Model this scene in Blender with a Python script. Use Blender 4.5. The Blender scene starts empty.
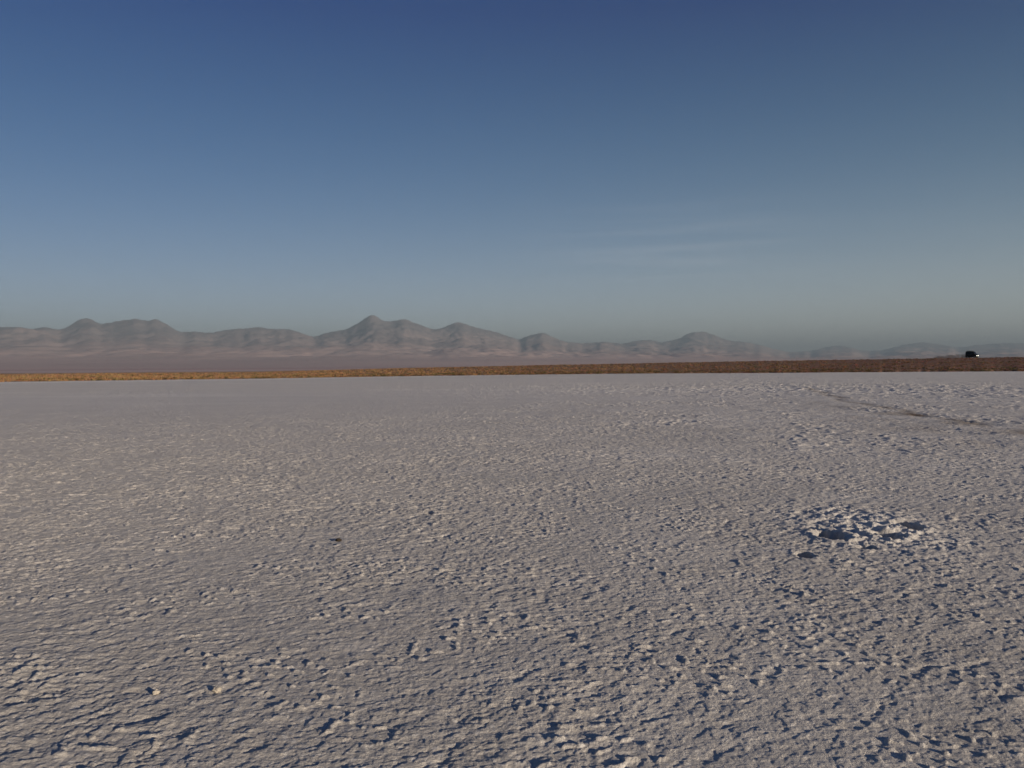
import bpy, bmesh, math, random
import numpy as np
from mathutils import Vector, Matrix

random.seed(7)
rng = np.random.default_rng(11)
S = bpy.context.scene
COL = S.collection
R = math.radians
f32 = np.float32

# ------------------------------------------------------------------ camera
EYE = 1.6
FPX = 853.3                       # 30 mm on a 36 mm sensor, 1024 px wide
PITCH = math.atan((384 - 367) / FPX)
ROLL = math.atan(6 / 1024)
fw = np.array([0, math.cos(PITCH), -math.sin(PITCH)])
up0 = np.array([0, math.sin(PITCH), math.cos(PITCH)])
rt0 = np.array([1.0, 0, 0])
rt = rt0 * math.cos(ROLL) - up0 * math.sin(ROLL)
up = up0 * math.cos(ROLL) + rt0 * math.sin(ROLL)

cam = bpy.data.cameras.new('camera')
cam.lens, cam.sensor_width = 30, 36
cam.clip_start, cam.clip_end = 0.1, 400000
co = bpy.data.objects.new('camera', cam)
COL.objects.link(co)
M = Matrix(((rt[0], up[0], -fw[0], 0), (rt[1], up[1], -fw[1], 0), (rt[2], up[2], -fw[2], EYE), (0, 0, 0, 1)))
co.matrix_world = M
S.camera = co


def ray(px, py):
    d = fw * FPX + rt * (px - 512) + up * (384 - py)
    return math.atan2(d[0], d[1]), d[2] / math.hypot(d[0], d[1])      # azimuth, slope


def ground(px, py):
    a, t = ray(px, py)
    r = EYE / -t
    return r * math.sin(a), r * math.cos(a)


# ------------------------------------------------------------------ helpers
_perm = rng.permutation(4096).astype(np.int32)
_ang = rng.random(4096) * 2 * np.pi
_gx, _gy = np.cos(_ang).astype(f32), np.sin(_ang).astype(f32)


def noise(x, y):
    """Gradient noise, about -0.7..0.7."""
    xf, yf = np.floor(x), np.floor(y)
    u, v = (x - xf).astype(f32), (y - yf).astype(f32)
    xi, yi = xf.astype(np.int64), yf.astype(np.int64)

    def corner(i, j):
        h = _perm[(_perm[(xi + i) & 4095] + yi + j) & 4095]
        return _gx[h] * (u - i) + _gy[h] * (v - j)
    su, sv = u * u * u * (u * (u * 6 - 15) + 10), v * v * v * (v * (v * 6 - 15) + 10)
    a, b, c, d = corner(0, 0), corner(1, 0), corner(0, 1), corner(1, 1)
    return a + (b - a) * su + ((c + (d - c) * su) - (a + (b - a) * su)) * sv


def fbm(x, y, n=4, g=0.5):
    s, a = 0, 1.0
    for k in range(n):
        s = s + a * noise(x * 2 ** k + 17.3 * k, y * 2 ** k - 9.1 * k)
        a *= g
    return s


def sstep(a, b, x):
    t = np.clip((x - a) / (b - a), 0, 1)
    return t * t * (3 - 2 * t)


def grid_obj(name, P, mat, attrs=None):
    n, m = P.shape[:2]
    me = bpy.data.meshes.new(name)
    me.vertices.add(n * m)
    me.vertices.foreach_set('co', P.reshape(-1).astype(f32))
    i = (np.arange(n - 1)[:, None] * m + np.arange(m - 1)[None, :]).astype(np.int32)
    q = np.stack([i, i + 1, i + m + 1, i + m], -1).reshape(-1, 4)[:, ::-1]
    k = len(q)
    me.loops.add(4 * k)
    me.loops.foreach_set('vertex_index', np.ascontiguousarray(q).reshape(-1))
    me.polygons.add(k)
    me.polygons.foreach_set('loop_start', np.arange(k, dtype=np.int32) * 4)
    me.polygons.foreach_set('use_smooth', np.ones(k, bool))
    me.update(calc_edges=True)
    for key, val in (attrs or {}).items():
        at = me.attributes.new(key, 'FLOAT', 'POINT')
        at.data.foreach_set('value', val.reshape(-1).astype(f32))
    me.materials.append(mat)
    o = bpy.data.objects.new(name, me)
    COL.objects.link(o)
    return o


def tri_obj(name, V, F, mat, cols=None):
    me = bpy.data.meshes.new(name)
    me.vertices.add(len(V))
    me.vertices.foreach_set('co', np.ascontiguousarray(V).reshape(-1).astype(f32))
    k = len(F)
    me.loops.add(3 * k)
    me.loops.foreach_set('vertex_index', np.ascontiguousarray(F).reshape(-1).astype(np.int32))
    me.polygons.add(k)
    me.polygons.foreach_set('loop_start', np.arange(k, dtype=np.int32) * 3)
    me.update(calc_edges=True)
    if cols is not None:
        at = me.attributes.new('tint', 'FLOAT_COLOR', 'POINT')
        at.data.foreach_set('color', np.ascontiguousarray(cols).reshape(-1).astype(f32))
    me.materials.append(mat)
    o = bpy.data.objects.new(name, me)
    COL.objects.link(o)
    return o


class NT:
    def __init__(self, name):
        self.m = bpy.data.materials.new(name)
        self.m.use_nodes = True
        self.t = self.m.node_tree
        self.b = self.t.nodes.get('Principled BSDF')
        self.out = self.t.nodes.get('Material Output')

    def n(self, kind, **kw):
        x = self.t.nodes.new(kind)
        for k, v in kw.items():
            setattr(x, k, v)
        return x

    def l(self, a, b):
        self.t.links.new(a, b)

    def val(self, sock, v):
        if hasattr(v, 'is_output'):
            self.l(v, sock)
        else:
            sock.default_value = v

    def noise(self, scale, detail=3, rough=.5, vec=None):
        x = self.n('ShaderNodeTexNoise')
        x.inputs['Scale'].default_value = scale
        x.inputs['Detail'].default_value = detail
        x.inputs['Roughness'].default_value = rough
        if vec is None:
            vec = self.pos()
        self.l(vec, x.inputs['Vector'])
        return x.outputs['Fac']

    def pos(self):
        return self.n('ShaderNodeNewGeometry').outputs['Position']

    def rng(self, v, a, b, c=0., d=1.):
        x = self.n('ShaderNodeMapRange')
        self.val(x.inputs['Value'], v)
        for k, q in zip(('From Min', 'From Max', 'To Min', 'To Max'), (a, b, c, d)):
            x.inputs[k].default_value = q
        return x.outputs['Result']

    def math(self, op, a, b=0.):
        x = self.n('ShaderNodeMath', operation=op)
        self.val(x.inputs[0], a)
        self.val(x.inputs[1], b)
        return x.outputs[0]

    def mix(self, fac, a, b):
        x = self.n('ShaderNodeMix', data_type='RGBA')
        self.val(x.inputs['Factor'], fac)
        self.val(x.inputs[6], a if hasattr(a, 'is_output') else (*a, 1))
        self.val(x.inputs[7], b if hasattr(b, 'is_output') else (*b, 1))
        return x.outputs[2]

    def attr(self, name, out='Fac'):
        return self.n('ShaderNodeAttribute', attribute_name=name).outputs[out]

    def bump(self, h, dist, strength=1., normal=None):
        x = self.n('ShaderNodeBump')
        self.val(x.inputs['Height'], h)
        x.inputs['Distance'].default_value = dist
        self.val(x.inputs['Strength'], strength)
        if normal is not None:
            self.l(normal, x.inputs['Normal'])
        return x.outputs['Normal']


def plain_mat(name, col, rough=.5, metal=0., emit=None, spec=None):
    t = NT(name)
    nz = t.noise(9, 3)
    t.l(t.mix(nz, [c * .8 for c in col], [c * 1.2 for c in col]), t.b.inputs['Base Color'])
    t.b.inputs['Roughness'].default_value = rough
    t.b.inputs['Metallic'].default_value = metal
    if spec is not None:
        t.b.inputs['Specular IOR Level'].default_value = spec
    if emit:
        t.b.inputs['Emission Color'].default_value = (1, .96, .82, 1)
        t.b.inputs['Emission Strength'].default_value = emit
    return t.m


# ------------------------------------------------------------------ light
SUN_EL, SUN_AZ = R(10), R(137)              # low late sun, behind the right shoulder
sd = Vector((math.sin(SUN_AZ) * math.cos(SUN_EL), math.cos(SUN_AZ) * math.cos(SUN_EL), math.sin(SUN_EL)))
sun = bpy.data.lights.new('sun', 'SUN')
sun.energy, sun.angle, sun.color = 5.0, R(.53), (1.0, .83, .63)
so = bpy.data.objects.new('sun', sun)
so.rotation_euler = (-sd).to_track_quat('-Z', 'Y').to_euler()
so.location = (0, 0, 50)
COL.objects.link(so)

w = bpy.data.worlds.new('World')
S.world = w
w.use_nodes = True
wt = w.node_tree
sky = wt.nodes.new('ShaderNodeTexSky')
sky.sky_type = 'NISHITA'
sky.sun_disc = False
sky.sun_elevation, sky.sun_rotation = SUN_EL, SUN_AZ
sky.altitude = 2300
sky.air_density, sky.dust_density, sky.ozone_density = 1.0, 0.3, 8.5


def wn(kind, op=None, *ins):
    x = wt.nodes.new(kind)
    if op:
        x.operation = op
    for i, v in enumerate(ins):
        if hasattr(v, 'is_output'):
            wt.links.new(v, x.inputs[i])
        elif v is not None:
            x.inputs[i].default_value = v
    return x


# the clear sky, dimmer opposite the low sun, with a dusty band hugging the horizon
wdir = wn('ShaderNodeNewGeometry').outputs['Incoming']
wdir = wn('ShaderNodeVectorMath', 'SCALE', wdir)
wdir.inputs['Scale'].default_value = -1
wdir = wdir.outputs[0]
wsep = wn('ShaderNodeSeparateXYZ', None, wdir)
wx_, wz = wsep.outputs[0], wsep.outputs[2]
anti = wn('ShaderNodeVectorMath', 'DOT_PRODUCT', wdir, (-math.sin(SUN_AZ), -math.cos(SUN_AZ), 0)).outputs['Value']
dim = wn('ShaderNodeMapRange', None, anti, .1, 1.0, 1.0, .84).outputs[0]
band = wn('ShaderNodeMath', 'EXPONENT', wn('ShaderNodeMath', 'MULTIPLY', wn('ShaderNodeMath', 'MAXIMUM', wz, 0.).outputs[0], -12.8).outputs[0]).outputs[0]
dust = wn('ShaderNodeVectorMath', 'SCALE', (14.6, 10.9, 7.2))
wt.links.new(band, dust.inputs['Scale'])
pale = wn('ShaderNodeMapRange', None, wz, .05, .38, 1.0, 0.).outputs[0]
veil = wn('ShaderNodeVectorMath', 'SCALE', (.55, 1.75, .85))
wt.links.new(pale, veil.inputs['Scale'])
tot = wn('ShaderNodeVectorMath', 'ADD', sky.outputs[0], dust.outputs[0]).outputs[0]
tot = wn('ShaderNodeVectorMath', 'ADD', tot, veil.outputs[0]).outputs[0]
# a few faint cirrus streaks low in the sky
cm = wn('ShaderNodeVectorMath', 'MULTIPLY', wdir, (2.4, 1.0, 58.0)).outputs[0]
cn = wt.nodes.new('ShaderNodeTexNoise')
cn.inputs['Scale'].default_value, cn.inputs['Detail'].default_value, cn.inputs['Roughness'].default_value, cn.inputs['Distortion'].default_value = 1.3, 5, .6, .5
wt.links.new(cm, cn.inputs['Vector'])
cs = wn('ShaderNodeMapRange', None, cn.outputs['Fac'], .42, .75, 0., 1.0).outputs[0]
c1 = wn('ShaderNodeMapRange', None, wz, .085, .115, 0., 1.0).outputs[0]
c2 = wn('ShaderNodeMapRange', None, wz, .125, .20, 1.0, 0.).outputs[0]
c3 = wn('ShaderNodeMapRange', None, wx_, -.02, .14, 0., 1.0).outputs[0]
c4 = wn('ShaderNodeMapRange', None, wx_, .22, .36, 1.0, .15).outputs[0]
for q in (c1, c2, c3, c4):
    cs = wn('ShaderNodeMath', 'MULTIPLY', cs, q).outputs[0]
cir = wn('ShaderNodeVectorMath', 'SCALE', (1.5, 1.25, 1.0))
wt.links.new(cs, cir.inputs['Scale'])
tot = wn('ShaderNodeVectorMath', 'ADD', tot, cir.outputs[0]).outputs[0]
tot = wn('ShaderNodeVectorMath', 'SCALE', tot)
wt.links.new(dim, tot.inputs['Scale'])
bg = wt.nodes['Background']
bg.inputs['Strength'].default_value = 0.0445
wt.links.new(tot.outputs[0], bg.inputs['Color'])

S.view_settings.view_transform = 'Standard'
S.view_settings.look = 'None'
S.view_settings.gamma = 1
S.view_settings.use_curve_mapping = False
S.view_settings.exposure = 0.7
S.cycles.use_denoising = True
S.cycles.max_bounces = 5
S.cycles.volume_bounces = 0

# ------------------------------------------------------------------ shore line and land rise, by azimuth
sx = [-140, 0, 130, 260, 380, 510, 630, 760, 890, 1024, 1160]
sy = [383.5, 382, 380.2, 378.6, 376.6, 374.9, 373.6, 373, 372, 371.3, 370.5]
sh = [(ray(a, b)[0], math.hypot(*ground(a, b))) for a, b in zip(sx, sy)]
SH_A, SH_R = np.array([s[0] for s in sh]), np.array([s[1] for s in sh])
cx = [-140, 0, 260, 400, 510, 630, 760, 890, 1024, 1160]
cy = [None, None, None, 368.2, 365.6, 363.2, 360.7, 358.6, 356.6, 355]
CREST = 300.0
cr = []
for a, b in zip(cx, cy):
    az = ray(a, 367)[0]
    cr.append((az, 0.25 if b is None else EYE + ray(a, b)[1] * CREST))
CR_A, CR_H = np.array([c[0] for c in cr]), np.array([c[1] for c in cr])


def shore(th):
    r = np.interp(th, SH_A, SH_R)
    return r * (1 + .02 * noise(th * 60, th * 0 + 3.3) + .012 * noise(th * 240, th * 0 + 8.1))


def land(th, r):
    """Height of the scrub plain beyond the shore."""
    s = shore(th)
    hc = np.interp(th, CR_A, CR_H)
    z = .12 * sstep(0, 2.5, r - s) + (hc - .3) * np.clip((r - s) / (CREST - s), 0, 1) ** .9 * (1 - .7 * sstep(500, 1400, r))
    x, y = r * np.sin(th), r * np.cos(th)
    z = z + .10 * noise(x / 5, y / 5) * sstep(0, 6, r - s) + .12 * noise(x / 23, y / 23) * sstep(0, 20, r - s)
    return z - .5 * (1 - sstep(-3, 0, r - s))


# ------------------------------------------------------------------ salt flat
DR = R(54)                                       # direction of the wind-drawn ridges
cd, sdn = math.sin(DR), math.cos(DR)
PILE = ground(872, 527)
PITS = [(831, 537, .10, .18, .10), (886, 536, .10, .16, .10), (908, 526.5, .08, .19, .09), (804, 556, .055, .11, .05),
        (866, 549, .07, .07, .03), (430, 513, .03, .06, .03)]
TRACK = [ground(a, b) for a, b in ((806, 388), (822, 392.5), (846, 401.5), (872, 406.5), (898, 411), (925, 416.5), (952, 420), (1000, 428), (1060, 440))]


def track_dist(x, y):
    best = np.full(x.shape, 1e9, f32)
    side = np.zeros(x.shape, f32)
    for (ax, ay), (bx, by) in zip(TRACK[:-1], TRACK[1:]):
        dx, dy = bx - ax, by - ay
        t = np.clip(((x - ax) * dx + (y - ay) * dy) / (dx * dx + dy * dy), 0, 1)
        d = np.hypot(x - ax - t * dx, y - ay - t * dy)
        s = np.sign((x - ax) * dy - (y - ay) * dx)
        k = d < best
        side = np.where(k, s, side)
        best = np.where(k, d, best)
    return best, side


def salt_height(x, y, sp):
    """sp: local grid spacing; waves too short for the grid fade out."""
    r = np.hypot(x, y)
    th = np.arctan2(x, y)
    z = np.zeros(x.shape, f32)

    def wave(lam):
        return sstep(1.6, 3.2, lam / sp)
    # stretched coordinates: ridges run along DR, more so on the left
    a, b = x * cd + y * sdn, -x * sdn + y * cd
    patch = fbm(x / 1.7 + 5, y / 2.3, 3)
    rough = .60 - .10 * sstep(-.5, .5, th) + .36 * patch + .35 * sstep(9, 40, r) * sstep(-.35, .25, th)
    rough = np.clip(rough, .35, 1.3) * (.82 + (1.05 - .55 * sstep(-.3, .3, th)) * sstep(4.5, 13, r))
    z += .012 * noise(x / 3.1, y / 3.1) + .007 * noise(x / 1.1 + 3, y / 1.1)
    wx, wy = a + .05 * noise(x / .3, y / .3), b + .05 * noise(x / .3 + 40, y / .3)
    for lam, amp, s_ in ((.55, .0055, 1.8), (.24, .0042, 2.0), (.125, .0044, 2.2), (.068, .0046, 2.2), (.038, .0040, 2.0)):
        k = wave(lam)
        if k.max() > 0:
            n1 = noise(wx / lam / s_ + lam * 99, wy / lam)
            z += rough * amp * k * (n1 * 1.1 + .6 * (.32 - np.abs(n1) * 1.6))
    for lam, amp in ((.105, .0046), (.058, .0062), (.035, .0050), (.021, .0034)):
        k = wave(lam)
        if k.max() > 0:
            n1 = noise(x / lam + 7.7, y / lam + lam * 50)
            z += rough * amp * k * (n1 + .9 * (.3 - 1.5 * np.abs(noise(x / lam * 1.2 - 21, y / lam * 1.2))))
    # hollows where the crust has sunk, and raised crumbs
    k = wave(.15)
    if k.max() > 0:
        z -= k * .011 * sstep(.24, .46, noise(wx / .22 + 11, wy / .12 + 2) + .35 * noise(x / .05, y / .05)) * rough
        z -= k * .010 * sstep(.42, .6, noise(wx / .40 + 31, wy / .26 + 2) + .3 * noise(x / .07, y / .07)) * rough
        z += k * .010 * sstep(.22, .42, noise(x / .06 - 31, y / .06 + 52)) * sstep(-.15, .3, noise(x / .7, y / .7 + 9))
        z += k * .012 * sstep(.34, .5, noise(x / .11 + 231, y / .09 + 52)) * sstep(0, .4, noise(x / 1.2, y / .9 + 19))
    rf = sstep(8, 26, r) * sstep(-.35, .35, th)
    if rf.max() > 0:
        z += rf * wave(.9) * .028 * (.35 - np.abs(fbm(x / 1.3 + 3, y / 1.6, 3, .6))) + rf * wave(.2) * .030 * sstep(.12, .5, noise(x / .20, y / .26 + 3)) * sstep(-.2, .3, fbm(x / 3 + 8, y / 5, 2))
    if r.max() > 35:
        z += sstep(35, 60, r) * (.15 + .85 * sstep(-.3, .35, th)) * wave(.40) * (1 - .8 * sstep(60, 125, r)) * .050 * sstep(.05, .5, noise(x / .42, y / .60 + 31))
        z += sstep(60, 95, r) * (.12 + .88 * sstep(-.3, .35, th)) * wave(.85) * .045 * sstep(.05, .5, noise(x / .85, y / 1.3 + 11)) * sstep(-.3, .2, noise(x / 9, y / 16))
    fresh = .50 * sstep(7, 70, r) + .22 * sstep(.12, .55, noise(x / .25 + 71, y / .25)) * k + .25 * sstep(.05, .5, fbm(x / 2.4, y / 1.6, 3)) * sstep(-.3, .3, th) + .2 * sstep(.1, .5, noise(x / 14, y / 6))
    # flakes of crust with broken edges
    k = wave(.10)
    if k.max() > 0:
        z += k * .0055 * sstep(.08, .13, noise(x / .15 + 131, y / .15) + .25 * noise(x / .05, y / .05)) * rough
        z += k * .0045 * sstep(.10, .15, noise(x / .085 + 61, y / .085 + 8) + .2 * noise(x / .03, y / .03)) * rough
    # dug-over patch
    dx, dy = x - PILE[0], y - PILE[1]
    e = np.exp(-((dx / .62) ** 2 + (dy / 1.1) ** 2) ** .9)
    if e.max() > 1e-3:
        chunk = .014 * fbm(x / .13 + 2, y / .18, 4, .65) + .019 * sstep(.02, .08, noise(x / .20 + 5, y / .27) + .2 * noise(x / .05, y / .05)) + .014 * sstep(.06, .12, noise(x / .10 + 55, y / .13))
        z += e * (.006 + np.maximum(chunk, -.03))
        fresh = np.maximum(fresh, e * .85)
    shadep = np.zeros(x.shape, f32)
    for px, py, ax, ay, dep in PITS:
        qx, qy = ground(px, py)
        ux, uy = (x - qx) / ax, (y - qy) / ay
        d = np.sqrt(ux * ux + uy * uy) * (1 + .35 * noise(x / .09, y / .09 + px))
        hole = 1 - sstep(1.0, 1.25, d)
        shadep = np.maximum(shadep, 1 - sstep(1.2, 1.45, d))  # mask for the shade painted over each pit and its lip
        z = z - .8 * dep * hole + .16 * dep * np.exp(-((d - 1.7) / .3) ** 2)
    # old edge running across the right-hand side: a low step and a muddy stain
    m = np.zeros(x.shape, f32)
    if r.max() > 12 and r.min() < 130:
        wob = 1.2 * noise(x / 4, y / 4) + .4 * noise(x / 1.1, y / 1.1)
        d, side = track_dist(x + wob * .5, y)
        fade = sstep(-6, 6, x - TRACK[3][0])
        core = np.exp(-(d / (.15 + .17 * fade)) ** 2) * sstep(-.35, .15, noise(x / 2.5, y / 2.5 + 4))
        halo = np.exp(-(d / 2.2) ** 2) * sstep(-.2, .5, noise(x / 1.1, y / 2.2 + 14)) * sstep(TRACK[3][0], TRACK[5][0], x)
        m = np.clip(core * .6 + halo * .5, 0, 1)
        z += -.012 * core + .008 * np.exp(-((d - .8) / .4) ** 2)
    # shore: cleaner crust, then the sheet dips under the land
    s = shore(th)
    fresh = np.maximum(fresh, 1.0 * np.exp(-((s - 10 - r) / 12) ** 2) * (1 - .8 * sstep(-.1, .3, th)))
    z -= .6 * sstep(0, 6, r - s) * (np.abs(th) < 1.2) + 2.5 * sstep(300, 2000, r)
    return z, fresh, m, shadep


rows, d = [.25, .6, 1.0, 1.4, 1.8, 2.1, 2.35, 2.5, 2.6], 2.65
while d < 150000:
    rows.append(d)
    if d < 3:
        d += .01
    elif d < 60:
        d += .0056 + .0013 * (d - 3)
    else:
        d *= 1.0014 + min(.0012 * (d - 60) / 60, .25) if d < 260 else 1.25
rows = np.array(rows)
half = R(37)
dense = np.linspace(-half, half, 1280)
side = np.concatenate([np.linspace(half, R(62), 150)[1:], np.linspace(R(62), math.pi, 36)[1:]])
ths = np.concatenate([-side[::-1], dense, side])
P = np.zeros((len(rows), len(ths), 3), f32)
FR, MU, FA = (np.zeros((len(rows), len(ths)), f32) for _ in range(3))
PSH = np.zeros_like(FR)
DI = (.10 + .55 * sstep(10, 40, rows)[:, None] * sstep(-.25, .45, ths)[None] * (ths < 1.3)[None]).astype(f32)
dr = np.gradient(rows)
for i0 in range(0, len(rows), 150):
    rr = rows[i0:i0 + 150][:, None]
    x, y = rr * np.sin(ths)[None], rr * np.cos(ths)[None]
    sp = np.maximum(dr[i0:i0 + 150][:, None], rr * np.gradient(ths)[None])
    z, fr, mu, psh = salt_height(x, y, sp)
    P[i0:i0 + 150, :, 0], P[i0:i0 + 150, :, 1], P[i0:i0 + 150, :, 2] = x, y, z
    FR[i0:i0 + 150], MU[i0:i0 + 150], PSH[i0:i0 + 150], FA[i0:i0 + 150] = fr, mu, psh, np.clip(sstep(.03, .12, sp), 0, 1)

t = NT('salt_crust')
big, mid, fine = t.noise(.35, 4, .6), t.noise(5, 4, .6), t.noise(60, 3, .6)
c = t.mix(t.rng(big, .35, .65), (.53, .505, .465), (.60, .57, .525))
c = t.mix(t.rng(mid, .35, .7, 0, .6), c, (.64, .615, .58))
c = t.mix(t.math('MULTIPLY', t.rng(fine, .35, .7), .35), c, (.42, .39, .36))
c = t.mix(t.math('MULTIPLY', t.rng(t.noise(1.3, 5, .7), .5, .72), t.attr('dirt')), c, (.25, .215, .18))
c = t.mix(t.rng(t.noise(28, 3, .6), .56, .66, 0, .8), c, (.74, .72, .69))
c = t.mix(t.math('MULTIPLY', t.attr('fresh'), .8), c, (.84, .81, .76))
c = t.mix(t.attr('mud'), c, (.17, .125, .085))
c = t.mix(t.math('MULTIPLY', t.attr('pit_shade'), .35), c, (.17, .18, .21))  # shadow of the pits put into the salt colour as a bluish dark tone
t.l(c, t.b.inputs['Base Color'])
t.b.inputs['Roughness'].default_value = .75
t.b.inputs['Specular IOR Level'].default_value = .3
b1 = t.bump(t.noise(75, 5, .7), .016, 1.0)
b2 = t.bump(t.noise(3.2, 6, .68), .22, t.math('MULTIPLY', t.attr('far'), .9), b1)
t.l(b2, t.b.inputs['Normal'])
SALT = t.m
o = grid_obj('salt_flat', P, SALT, {'fresh': FR, 'mud': MU, 'far': FA, 'dirt': DI, 'pit_shade': PSH})
o['kind'] = 'structure'
o['label'] = 'grey white salt crust flat with rough lumps and small hollows'
del P, FR, MU, FA

# ------------------------------------------------------------------ scrub plain
rp = np.concatenate([np.arange(-4, 12, .35), np.geomspace(12, 1400, 260)])
tp = np.linspace(-R(42), R(42), 900)
TH = np.repeat(tp[None], len(rp), 0)
RR = shore(TH) + rp[:, None]
P = np.stack([RR * np.sin(TH), RR * np.cos(TH), land(TH, RR)], -1)
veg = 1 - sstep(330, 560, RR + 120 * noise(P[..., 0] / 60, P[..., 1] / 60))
t = NT('scrub_soil')
n1, n2, n3 = t.noise(.05, 4, .6), t.noise(.9, 4, .6), t.noise(.012, 3)
sep = t.n('ShaderNodeSeparateXYZ')
t.l(t.pos(), sep.inputs[0])
dirx = t.math('DIVIDE', sep.outputs[0], t.math('MAXIMUM', sep.outputs[1], 1.))
side_f = t.rng(t.math('ADD', dirx, t.rng(n1, .3, .7, -.15, .15)), -.35, .4)
gold = t.mix(t.rng(n2, .35, .65), (.28, .18, .10), (.38, .255, .15))
red = t.mix(t.rng(n2, .35, .65), (.15, .088, .062), (.26, .155, .11))
c = t.mix(side_f, gold, red)
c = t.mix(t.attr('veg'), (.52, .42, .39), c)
t.l(c, t.b.inputs['Base Color'])
t.b.inputs['Roughness'].default_value = .95
t.b.inputs['Specular IOR Level'].default_value = .1
t.l(t.bump(t.noise(1.6, 4, .6), .15, .7), t.b.inputs['Normal'])
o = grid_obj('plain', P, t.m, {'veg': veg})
o['kind'] = 'structure'
o['label'] = 'brown scrub plain rising gently to the right beyond the salt'

# grass and low scrub: far too many tufts to count
NTUFT, BL = 34000, 9
ta = rng.uniform(-R(38), R(38), NTUFT)
tr = shore(ta) + .4 + 230 * rng.random(NTUFT) ** 1.7
keep = noise(tr * np.sin(ta) / 16, tr * np.cos(ta) / 6) + .35 * rng.standard_normal(NTUFT) > -.25
ta, tr = ta[keep], tr[keep]
tz = land(ta, tr)
txx, tyy = tr * np.sin(ta), tr * np.cos(ta)
n = len(ta)
hgt = rng.uniform(.06, .24, n) * (1 + .5 * noise(txx / 12, tyy / 12))
sidef = np.clip((np.tan(ta) + .5 * noise(txx / 9, tyy / 30) + .12 * rng.standard_normal(n) + .35) / .75, 0, 1)
gold_c = np.stack([rng.uniform(.23, .33, n), rng.uniform(.14, .20, n), rng.uniform(.07, .105, n)], -1)
red_c = np.stack([rng.uniform(.09, .19, n), rng.uniform(.052, .10, n), rng.uniform(.034, .065, n)], -1)
dark_c = np.stack([rng.uniform(.05, .09, n), rng.uniform(.045, .07, n), rng.uniform(.02, .035, n)], -1)
tc = gold_c * (1 - sidef[:, None]) + red_c * sidef[:, None]
isd = rng.random(n) < .07 + .08 * sidef + .40 * (tr - shore(ta) < 14) * (.35 + .65 * sidef)
tc[isd] = dark_c[isd]
hgt[isd] *= 1.25
an = rng.uniform(0, 2 * np.pi, (n, BL))
spread = rng.uniform(.5, 1.9, (n, BL)) * hgt[:, None]
bx, by = txx[:, None] + np.cos(an) * spread * .5, tyy[:, None] + np.sin(an) * spread * .5
tipx, tipy = txx[:, None] + np.cos(an) * spread * 1.3, tyy[:, None] + np.sin(an) * spread * 1.3
wd = rng.uniform(.03, .08, (n, BL))
an2 = rng.uniform(0, 2 * np.pi, (n, BL))
zb = np.repeat(tz[:, None], BL, 1) - .03
zt = tz[:, None] + hgt[:, None] * rng.uniform(.6, 1.1, (n, BL))
V = np.stack([np.stack([bx - np.cos(an2) * wd, by - np.sin(an2) * wd, zb], -1),
              np.stack([bx + np.cos(an2) * wd, by + np.sin(an2) * wd, zb], -1),
              np.stack([tipx + np.cos(an2) * wd * .4, tipy + np.sin(an2) * wd * .4, zt], -1),
              np.stack([tipx - np.cos(an2) * wd * .4, tipy - np.sin(an2) * wd * .4, zt], -1)], 2).reshape(-1, 3)
nb = n * BL
i4 = np.arange(nb)[:, None] * 4
F = np.concatenate([i4 + np.array([0, 1, 2]), i4 + np.array([0, 2, 3])])
C4 = np.concatenate([np.repeat(tc, BL * 4, 0), np.ones((nb * 4, 1))], 1)
t = NT('dry_grass')
t.l(t.attr('tint', 'Color'), t.b.inputs['Base Color'])
t.b.inputs['Roughness'].default_value = .9
t.b.inputs['Specular IOR Level'].default_value = .1
o = tri_obj('grass', V, F, t.m, C4)
o['kind'] = 'stuff'
o['label'] = 'dry golden and reddish brown grass tufts along the far salt edge'

# ------------------------------------------------------------------ mountains and desert apron
SIL = [(-160, 331), (-60, 329), (0, 327), (18, 327), (33, 329), (43, 327), (62, 330), (81, 318.5), (91, 318.3), (101, 325), (107, 323), (122, 320.5), (137, 318.5), (145, 321),
       (157, 319), (169, 325.5), (180, 332.5), (193, 331.5), (211, 333), (229, 329.5), (244, 328.6), (260, 327), (270, 329), (291, 329.4), (303, 333.7), (314, 337),
       (326, 333), (346, 329.4), (359, 323), (368, 316), (374, 314.8), (382, 320), (387, 321.8), (394, 321), (405, 318.7), (415, 323), (430, 328.6), (438, 329.4),
       (451, 324.3), (460, 321.8), (471, 326.3), (489, 330.5), (504, 334.5), (519, 340), (528, 335.7), (543, 332.4), (553, 337), (566, 342), (584, 343.3), (604, 341.6),
       (622, 344), (635, 340.8), (650, 340), (662, 342.6), (678, 339), (690, 332.7), (704, 331.4), (716, 335.7), (729, 340.8), (746, 342), (760, 345), (774, 349),
       (790, 352), (811, 351), (830, 346), (844, 345.8), (857, 349.5), (868, 351), (884, 350), (900, 345.5), (921, 342), (943, 345), (959, 347.5), (985, 344), (1017, 343), (1080, 345), (1180, 350)]
sa = np.array([ray(a, b)[0] for a, b in SIL])
ss = np.array([ray(a, b)[1] for a, b in SIL])
tm = np.linspace(-R(41), R(40), 1300)
rm = np.concatenate([np.geomspace(1300, 20000, 70), np.linspace(20300, 112000, 420)])
TH, RM = np.meshgrid(tm, rm)
X, Y = RM * np.sin(TH), RM * np.cos(TH)
az = lambda px: ray(px, 345)[0]
Dk = np.interp(tm, [az(0), az(330), az(500), az(640), az(760), az(830), az(1024)], [56, 56, 60, 70, 80, 98, 98]) * 1000
Dg = Dk[None] * (1 + .035 * noise(TH * 9, TH * 0 + 5))
km = 1000.
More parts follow.
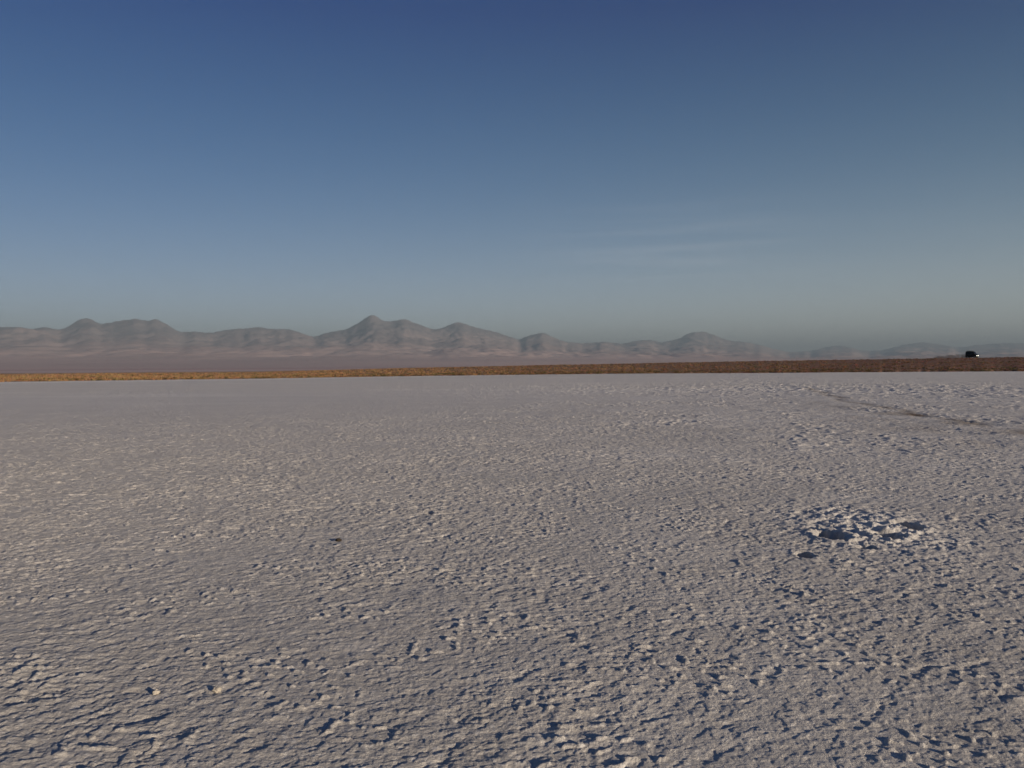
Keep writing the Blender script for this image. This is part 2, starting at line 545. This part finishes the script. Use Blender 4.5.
# gentle apron, then the range itself
u = np.clip((RM - 14 * km) / (Dg - 14 * km), 0, 1.6)
apron = np.where(u < 1, u ** 1.35, 1 - .6 * (u - 1)) * (1350 + 0 * TH) * (1 + .12 * fbm(X / 9 / km, Y / 9 / km, 3))
gap = np.abs(RM - Dg) / (16 * km)
smooth_s = np.interp(tm, sa, ss)
kern = np.hanning(61); kern /= kern.sum()
smooth_s = np.convolve(np.pad(smooth_s, 30, mode='edge'), kern, 'valid')
ridge = (smooth_s * Dk * .80)[None] * np.exp(-gap ** 1.1 * 1.7)
H = np.maximum(apron, ridge) + .25 * np.minimum(apron, ridge)
for px, py, D, w_ in ((20, 327, 50, 4.2), (86, 318, 62, 5), (134, 319, 56, 5.2), (158, 319, 58, 4.6), (246, 328, 52, 6), (292, 330, 57, 5), (372, 315, 56, 5.2), (405, 318.7, 58, 5.6),
                      (460, 322, 62, 5.6), (543, 332.5, 74, 6), (648, 340, 80, 7), (703, 331.4, 78, 7.5), (836, 345, 96, 7), (921, 342, 98, 10), (1010, 343, 96, 10),
                      (335, 345, 47, 4.5), (190, 345, 45, 4.5), (60, 348, 40, 4), (470, 347, 50, 4.5), (600, 351, 60, 6)):
    a, sl = ray(px, py)
    D *= km; w_ *= 1.35 * km
    hx, hy = D * math.sin(a), D * math.cos(a)
    ht = sl * D * .97
    dx, dy = X - hx, Y - hy
    rad = np.hypot(dx, dy)
    phi = np.arctan2(dy, dx)
    gul = noise(phi * 3.2 + px, rad / 6000 + px) * .16 + .10 * noise(phi * 8 + px, rad / 4000)
    prof = np.exp(-(rad / w_ * (1 + gul)) ** 1.0)
    cone = ht * prof
    H = np.maximum(H, cone) + .18 * np.minimum(H, cone) * (1 - prof)
amp = sstep(250, 2000, H)
rid = 1 - np.abs(fbm(X / 2300, Y / 3400, 5, .62)) * 2.0
H = H * (1 + .06 * amp * fbm(X / 3300 + 9, Y / 4600, 4, .55)) + amp * 85 * (rid - .7)
H += (70 + 110 * sstep(18 * km, 34 * km, RM)) * sstep(60, 500, H) * fbm(X / 2600 + 31, Y / 5200, 4, .6)
H += sstep(900, 2200, H) * 70 * (.55 - np.abs(fbm(X / 1200 + 3, Y / 2200, 3, .55)) * 2)
peak = ((H - EYE) / RM)
cur = peak[rm > 38 * km].max(0)
ck = np.hanning(13); ck /= ck.sum()
tgt = np.interp(tm, sa, ss) + .0016 * fbm(tm * 210, tm * 0 + 2, 3)
corr = np.convolve(np.pad(np.clip(tgt / cur, .3, 2.2), 6, mode='edge'), ck, 'valid')
H = 1 + (H - 1) * (1 + (corr[None] - 1) * sstep(28 * km, 44 * km, RM))
# nothing in front may rise over the skyline
lim = EYE + RM * tgt[None]
H = np.where(RM < 30 * km, np.minimum(H, lim), np.minimum(H, lim * 1.03))
H = H * sstep(9 * km, 18 * km, RM) - .8 + 1.2 * sstep(1300, 6000, RM)
t = NT('volcanic_rock')
n1, n2, n3 = t.noise(.00016, 5, .6), t.noise(.0007, 5, .65), t.noise(.00005, 3)
c = t.mix(t.rng(n1, .38, .62), (.20, .172, .182), (.215, .185, .193))
c = t.mix(t.rng(n2, .45, .7, 0, .6), c, (.19, .165, .178))
sepz = t.n('ShaderNodeSeparateXYZ')
t.l(t.pos(), sepz.inputs[0])
zz = t.math('ADD', sepz.outputs[2], t.rng(n1, .3, .7, -700, 700))
c = t.mix(t.rng(zz, 300, 2300, 1, 0), c, t.mix(t.rng(n3, .42, .6), (.48, .365, .345), (.64, .475, .43)))
t.l(c, t.b.inputs['Base Color'])
t.b.inputs['Roughness'].default_value = 1
t.b.inputs['Specular IOR Level'].default_value = 0
t.l(t.bump(t.noise(.0018, 5, .6), 120, .2), t.b.inputs['Normal'])
o = grid_obj('mountains', np.stack([X, Y, H], -1), t.m)
o['kind'] = 'structure'
o['label'] = 'hazy range of volcanic mountains and desert slopes along the horizon'

# ------------------------------------------------------------------ haze
def box_obj(name, lo, hi, mat):
    bm = bmesh.new()
    bmesh.ops.create_cube(bm, size=1)
    for v in bm.verts:
        v.co = Vector([lo[i] + (v.co[i] + .5) * (hi[i] - lo[i]) for i in range(3)])
    me = bpy.data.meshes.new(name)
    bm.to_mesh(me); bm.free()
    me.materials.append(mat)
    o = bpy.data.objects.new(name, me)
    COL.objects.link(o)
    return o


def vol_mat(name, col, dens, noise_scale=None):
    m = bpy.data.materials.new(name)
    m.use_nodes = True
    nt = m.node_tree
    nt.nodes.remove(nt.nodes['Principled BSDF'])
    v = nt.nodes.new('ShaderNodeVolumePrincipled')
    v.inputs['Color'].default_value = (*col, 1)
    v.inputs['Density'].default_value = dens
    v.inputs['Anisotropy'].default_value = 0
    nt.links.new(v.outputs[0], nt.nodes['Material Output'].inputs['Volume'])
    return m


o = box_obj('haze', (-160000, -160000, -5), (160000, 160000, 3560), vol_mat('haze_air', (.31, .40, .485), 2.4e-5))
o['kind'] = 'stuff'
o['label'] = 'thin pale dusty air between the camera and the mountains'

# ------------------------------------------------------------------ van on the far track
VD = 318.0
va, _ = ray(971.9, 357)
vx, vy = VD * math.sin(va), VD * math.cos(va)
vz = float(land(np.array([va]), np.array([VD]))[0]) + .02
van = bpy.data.objects.new('minivan', None)
COL.objects.link(van)
van.location = (vx, vy, vz)
van['label'] = 'dark minivan with lit headlights driving along the brown rise'
van['category'] = 'van'
VL, VW, VH = 4.5, 1.8, 2.15
van.scale = (.78, 1, 1.17)


def child(name, bm, mat, parent=van, smooth=False):
    me = bpy.data.meshes.new(name)
    bmesh.ops.recalc_face_normals(bm, faces=bm.faces)
    bm.to_mesh(me); bm.free()
    if smooth:
        for p in me.polygons:
            p.use_smooth = True
    me.materials.append(mat)
    o = bpy.data.objects.new(name, me)
    COL.objects.link(o)
    o.parent = parent
    return o


def halfwidth(z, x):
    """Half width of the body at height z, station x: tumblehome and pinched ends."""
    wv = VW / 2 * (1 - .02 * (z < .5) - .16 * max(0, z - 1.05) / 1.0)
    e = abs(x) / (VL / 2)
    return wv * (1 - .10 * max(0, e - .8) / .2)


ST = [  # x, bottom, belt, top: x forward
    (-2.25, .48, 1.05, 1.25), (-2.22, .36, 1.08, 1.72), (-2.10, .30, 1.10, 1.93), (-1.5, .28, 1.10, 1.99), (-.5, .28, 1.08, 2.0), (.35, .28, 1.06, 1.97),
    (.85, .28, 1.05, 1.86), (1.35, .28, 1.03, 1.40), (1.62, .28, 1.0, 1.10), (1.95, .30, .88, 1.0), (2.17, .34, .74, .84), (2.25, .44, .6, .68)]
bm = bmesh.new()
rings = []
for x, zb_, zm, zt_ in ST:
    pts = []
    for z, k in ((zb_, .9), (zb_ + .08, 1), ((zb_ + zm) / 2, 1.01), (zm, 1), ((zm + zt_) / 2, 1), (zt_ - .06, .985), (zt_, .84)):
        pts.append((halfwidth(z, x) * k, z))
    ring = [bm.verts.new((x, y, z)) for y, z in pts] + [bm.verts.new((x, -y, z)) for y, z in reversed(pts)]
    rings.append(ring)
for a, b in zip(rings[:-1], rings[1:]):
    for i in range(len(a)):
        bm.faces.new((a[i], a[(i + 1) % len(a)], b[(i + 1) % len(a)], b[i]))
bm.faces.new(rings[0]); bm.faces.new(list(reversed(rings[-1])))
PAINT = plain_mat('dark_paint', (.012, .013, .013), .45, spec=.25)
GLASS = plain_mat('dark_glass', (.008, .009, .010), .15, spec=.25)
RUB = plain_mat('rubber', (.02, .02, .02), .9)
STEEL = plain_mat('steel', (.25, .25, .25), .4, .8)
LAMP = plain_mat('lamp', (.8, .8, .75), .2, emit=3.2)
REDL = plain_mat('tail_light', (.25, .01, .01), .3)
body = child('body', bm, PAINT)


def quad(pts, thick=.02):
    bm = bmesh.new()
    f = bm.faces.new([bm.verts.new(p) for p in pts])
    r_ = bmesh.ops.extrude_face_region(bm, geom=[f])
    f.normal_update()
    for v in [g for g in r_['geom'] if isinstance(g, bmesh.types.BMVert)]:
        v.co += f.normal * thick
    return bm


def side_win(x0, x1, x0t, x1t, z0, z1, s):
    g = .012
    return quad([(x0, s * (halfwidth(z0, x0) + g), z0), (x1, s * (halfwidth(z0, x1) + g), z0), (x1t, s * (halfwidth(z1, x1t) + g), z1), (x0t, s * (halfwidth(z1, x0t) + g), z1)])


for s in (-1, 1):
    child('side_window', side_win(-2.0, -1.05, -1.92, -1.05, 1.14, 1.80, s), GLASS)
    child('side_window', side_win(-.97, -.05, -.97, -.05, 1.13, 1.84, s), GLASS)
    dw = child('door', side_win(.02, 1.12, .02, 1.12, .42, 1.06, s), PAINT)
    child('window', side_win(.05, 1.12, .05, .66, 1.12, 1.78, s), GLASS, dw)
    hb = bmesh.new(); bmesh.ops.create_cube(hb, size=1, matrix=Matrix.Translation((.16, s * .925, .98)) @ Matrix.Diagonal((.14, .04, .03, 1)))
    child('handle', hb, STEEL, dw)
    mb = bmesh.new(); bmesh.ops.create_cube(mb, size=1, matrix=Matrix.Translation((1.12, s * 1.0, 1.16)) @ Matrix.Diagonal((.10, .22, .18, 1)))
    bmesh.ops.bevel(mb, geom=mb.edges[:], offset=.03, segments=2)
    child('mirror', mb, PAINT)
    lb = bmesh.new(); bmesh.ops.create_uvsphere(lb, u_segments=14, v_segments=8, radius=1, matrix=Matrix.Translation((2.16, s * .58, .70)) @ Matrix.Diagonal((.12, .19, .12, 1)))
    child('headlight', lb, LAMP, smooth=True)
    lb = bmesh.new(); bmesh.ops.create_cube(lb, size=1, matrix=Matrix.Translation((-2.23, s * .72, 1.12)) @ Matrix.Diagonal((.06, .14, .4, 1)))
    child('tail_light', lb, REDL)
    for x in (-1.35, 1.42):
        wb = bmesh.new()
        prof = [(.20, -.10), (.31, -.11), (.335, -.07), (.335, .07), (.31, .11), (.20, .10)]
        rg = []
        for k in range(24):
            a = 2 * math.pi * k / 24
            rg.append([wb.verts.new((x + r_ * math.cos(a), s * (.80 + yy * .9), .335 + r_ * math.sin(a))) for r_, yy in prof])
        for k in range(24):
            for j in range(6):
                wb.faces.new((rg[k][j], rg[k][(j + 1) % 6], rg[(k + 1) % 24][(j + 1) % 6], rg[(k + 1) % 24][j]))
        wh = bpy.data.objects.new('wheel', None)
        COL.objects.link(wh); wh.parent = van
        child('tyre', wb, RUB, wh)
        rb = bmesh.new()
        bmesh.ops.create_cone(rb, cap_ends=True, segments=20, radius1=.205, radius2=.17, depth=.1, matrix=Matrix.Translation((x, s * .86, .335)) @ Matrix.Rotation(-s * math.pi / 2, 4, 'X'))
        child('rim', rb, STEEL, wh)
child('windscreen', quad([(1.52, .70, 1.235), (1.52, -.70, 1.235), (.90, -.58, 1.855), (.90, .58, 1.855)], .02), GLASS)
child('rear_window', quad([(-2.265, -.62, 1.22), (-2.265, .62, 1.22), (-2.225, .60, 1.72), (-2.225, -.60, 1.72)], .015), GLASS)
gb = bmesh.new(); bmesh.ops.create_cube(gb, size=1, matrix=Matrix.Translation((2.27, 0, .62)) @ Matrix.Diagonal((.04, .7, .12, 1))); child('grille', gb, RUB)
for x in (2.24, -2.24):
    gb = bmesh.new(); bmesh.ops.create_cube(gb, size=1, matrix=Matrix.Translation((x, 0, .42)) @ Matrix.Diagonal((.14, 1.62, .18, 1)))
    bmesh.ops.bevel(gb, geom=gb.edges[:], offset=.04, segments=2)
    child('bumper', gb, PAINT)
rk = bmesh.new()
for s in (-.55, .55):
    bmesh.ops.create_cube(rk, size=1, matrix=Matrix.Translation((-.7, s, 2.09)) @ Matrix.Diagonal((2.4, .05, .05, 1)))
for x in (-1.8, -1.0, -.3, .4):
    bmesh.ops.create_cube(rk, size=1, matrix=Matrix.Translation((x, 0, 2.05)) @ Matrix.Diagonal((.06, 1.2, .05, 1)))
child('roof_rack', rk, RUB)
van.rotation_euler = (0, 0, -va - R(20))

# dust behind the van
bm = bmesh.new()
for k, (dx, rx, rz) in enumerate(((-2.6, 1.2, .7), (-4.2, 1.7, .8), (-6.4, 2.2, .7), (-9.5, 2.6, .5))):
    bmesh.ops.create_icosphere(bm, subdivisions=3, radius=1, matrix=Matrix.Translation((dx, .35 * math.sin(k * 2), rz * .8)) @ Matrix.Diagonal((rx, 1.5, rz, 1)))
for v in bm.verts:
    n_ = noise(np.array([v.co.x * .9]), np.array([v.co.y + v.co.z * 1.7]))[0]
    v.co.z = max(.02, v.co.z * (1 + .5 * n_))
    v.co.y *= 1 + .4 * n_
me = bpy.data.meshes.new('dust')
bm.to_mesh(me); bm.free()
rmh = bpy.data.objects.new('dust', me)
me.materials.append(vol_mat('dust_air', (.26, .19, .13), .34))
COL.objects.link(rmh)
rmh.location = (vx, vy, vz)
rmh.rotation_euler = (0, 0, -va - R(20))
rmh['kind'] = 'stuff'
rmh['label'] = 'thin brown dust hanging behind the moving van'

# ------------------------------------------------------------------ loose pieces on the crust
def clod(name, px, py, size, mat, label, cat, sq=(1, 1, .75), sink=.25):
    gx, gy = ground(px, py)
    gz = float(salt_height(np.array([gx]), np.array([gy]), np.array([.006]))[0][0])
    bm = bmesh.new()
    bmesh.ops.create_icosphere(bm, subdivisions=4, radius=1)
    for v in bm.verts:
        n_ = fbm(np.array([v.co.x * 1.3 + px]), np.array([v.co.y * 1.3 + v.co.z * 1.9 + py]), 4, .55)[0]
        v.co *= 1 + .42 * n_
        v.co.x *= size * sq[0]; v.co.y *= size * sq[1]; v.co.z *= size * sq[2]
        v.co.z += size * sq[2] * (1 - sink)
    me = bpy.data.meshes.new(name)
    bm.to_mesh(me); bm.free()
    for p in me.polygons:
        p.use_smooth = True
    me.materials.append(mat)
    o = bpy.data.objects.new(name, me)
    COL.objects.link(o)
    o.location = (gx, gy, gz)
    o['label'], o['category'] = label, cat
    return o


t = NT('salt_clod')
c = t.mix(t.rng(t.noise(40, 4), .35, .65), (.40, .36, .30), (.48, .44, .38))
t.l(c, t.b.inputs['Base Color'])
t.b.inputs['Roughness'].default_value = .8
t.l(t.bump(t.noise(160, 4), .003, .6), t.b.inputs['Normal'])
CLOD = t.m
t = NT('dark_stone')
t.l(t.mix(t.noise(120, 4), (.012, .009, .007), (.05, .035, .022)), t.b.inputs['Base Color'])
t.b.inputs['Roughness'].default_value = .9
STONE = t.m
clod('pebble', 338.5, 541, .026, STONE, 'small dark brown pebble lying alone on the pale salt crust', 'pebble', (1.1, .8, .6), .1)
clod('salt_lump', 156, 694, .019, CLOD, 'rounded cream salt lump on the crust, lower left, beside a dark hollow', 'salt lump', (1, .8, .8))
clod('salt_lump', 217, 692, .020, CLOD, 'pointed cream salt lump lying right of the rounded one, lower left', 'salt lump', (1.15, .8, .7))
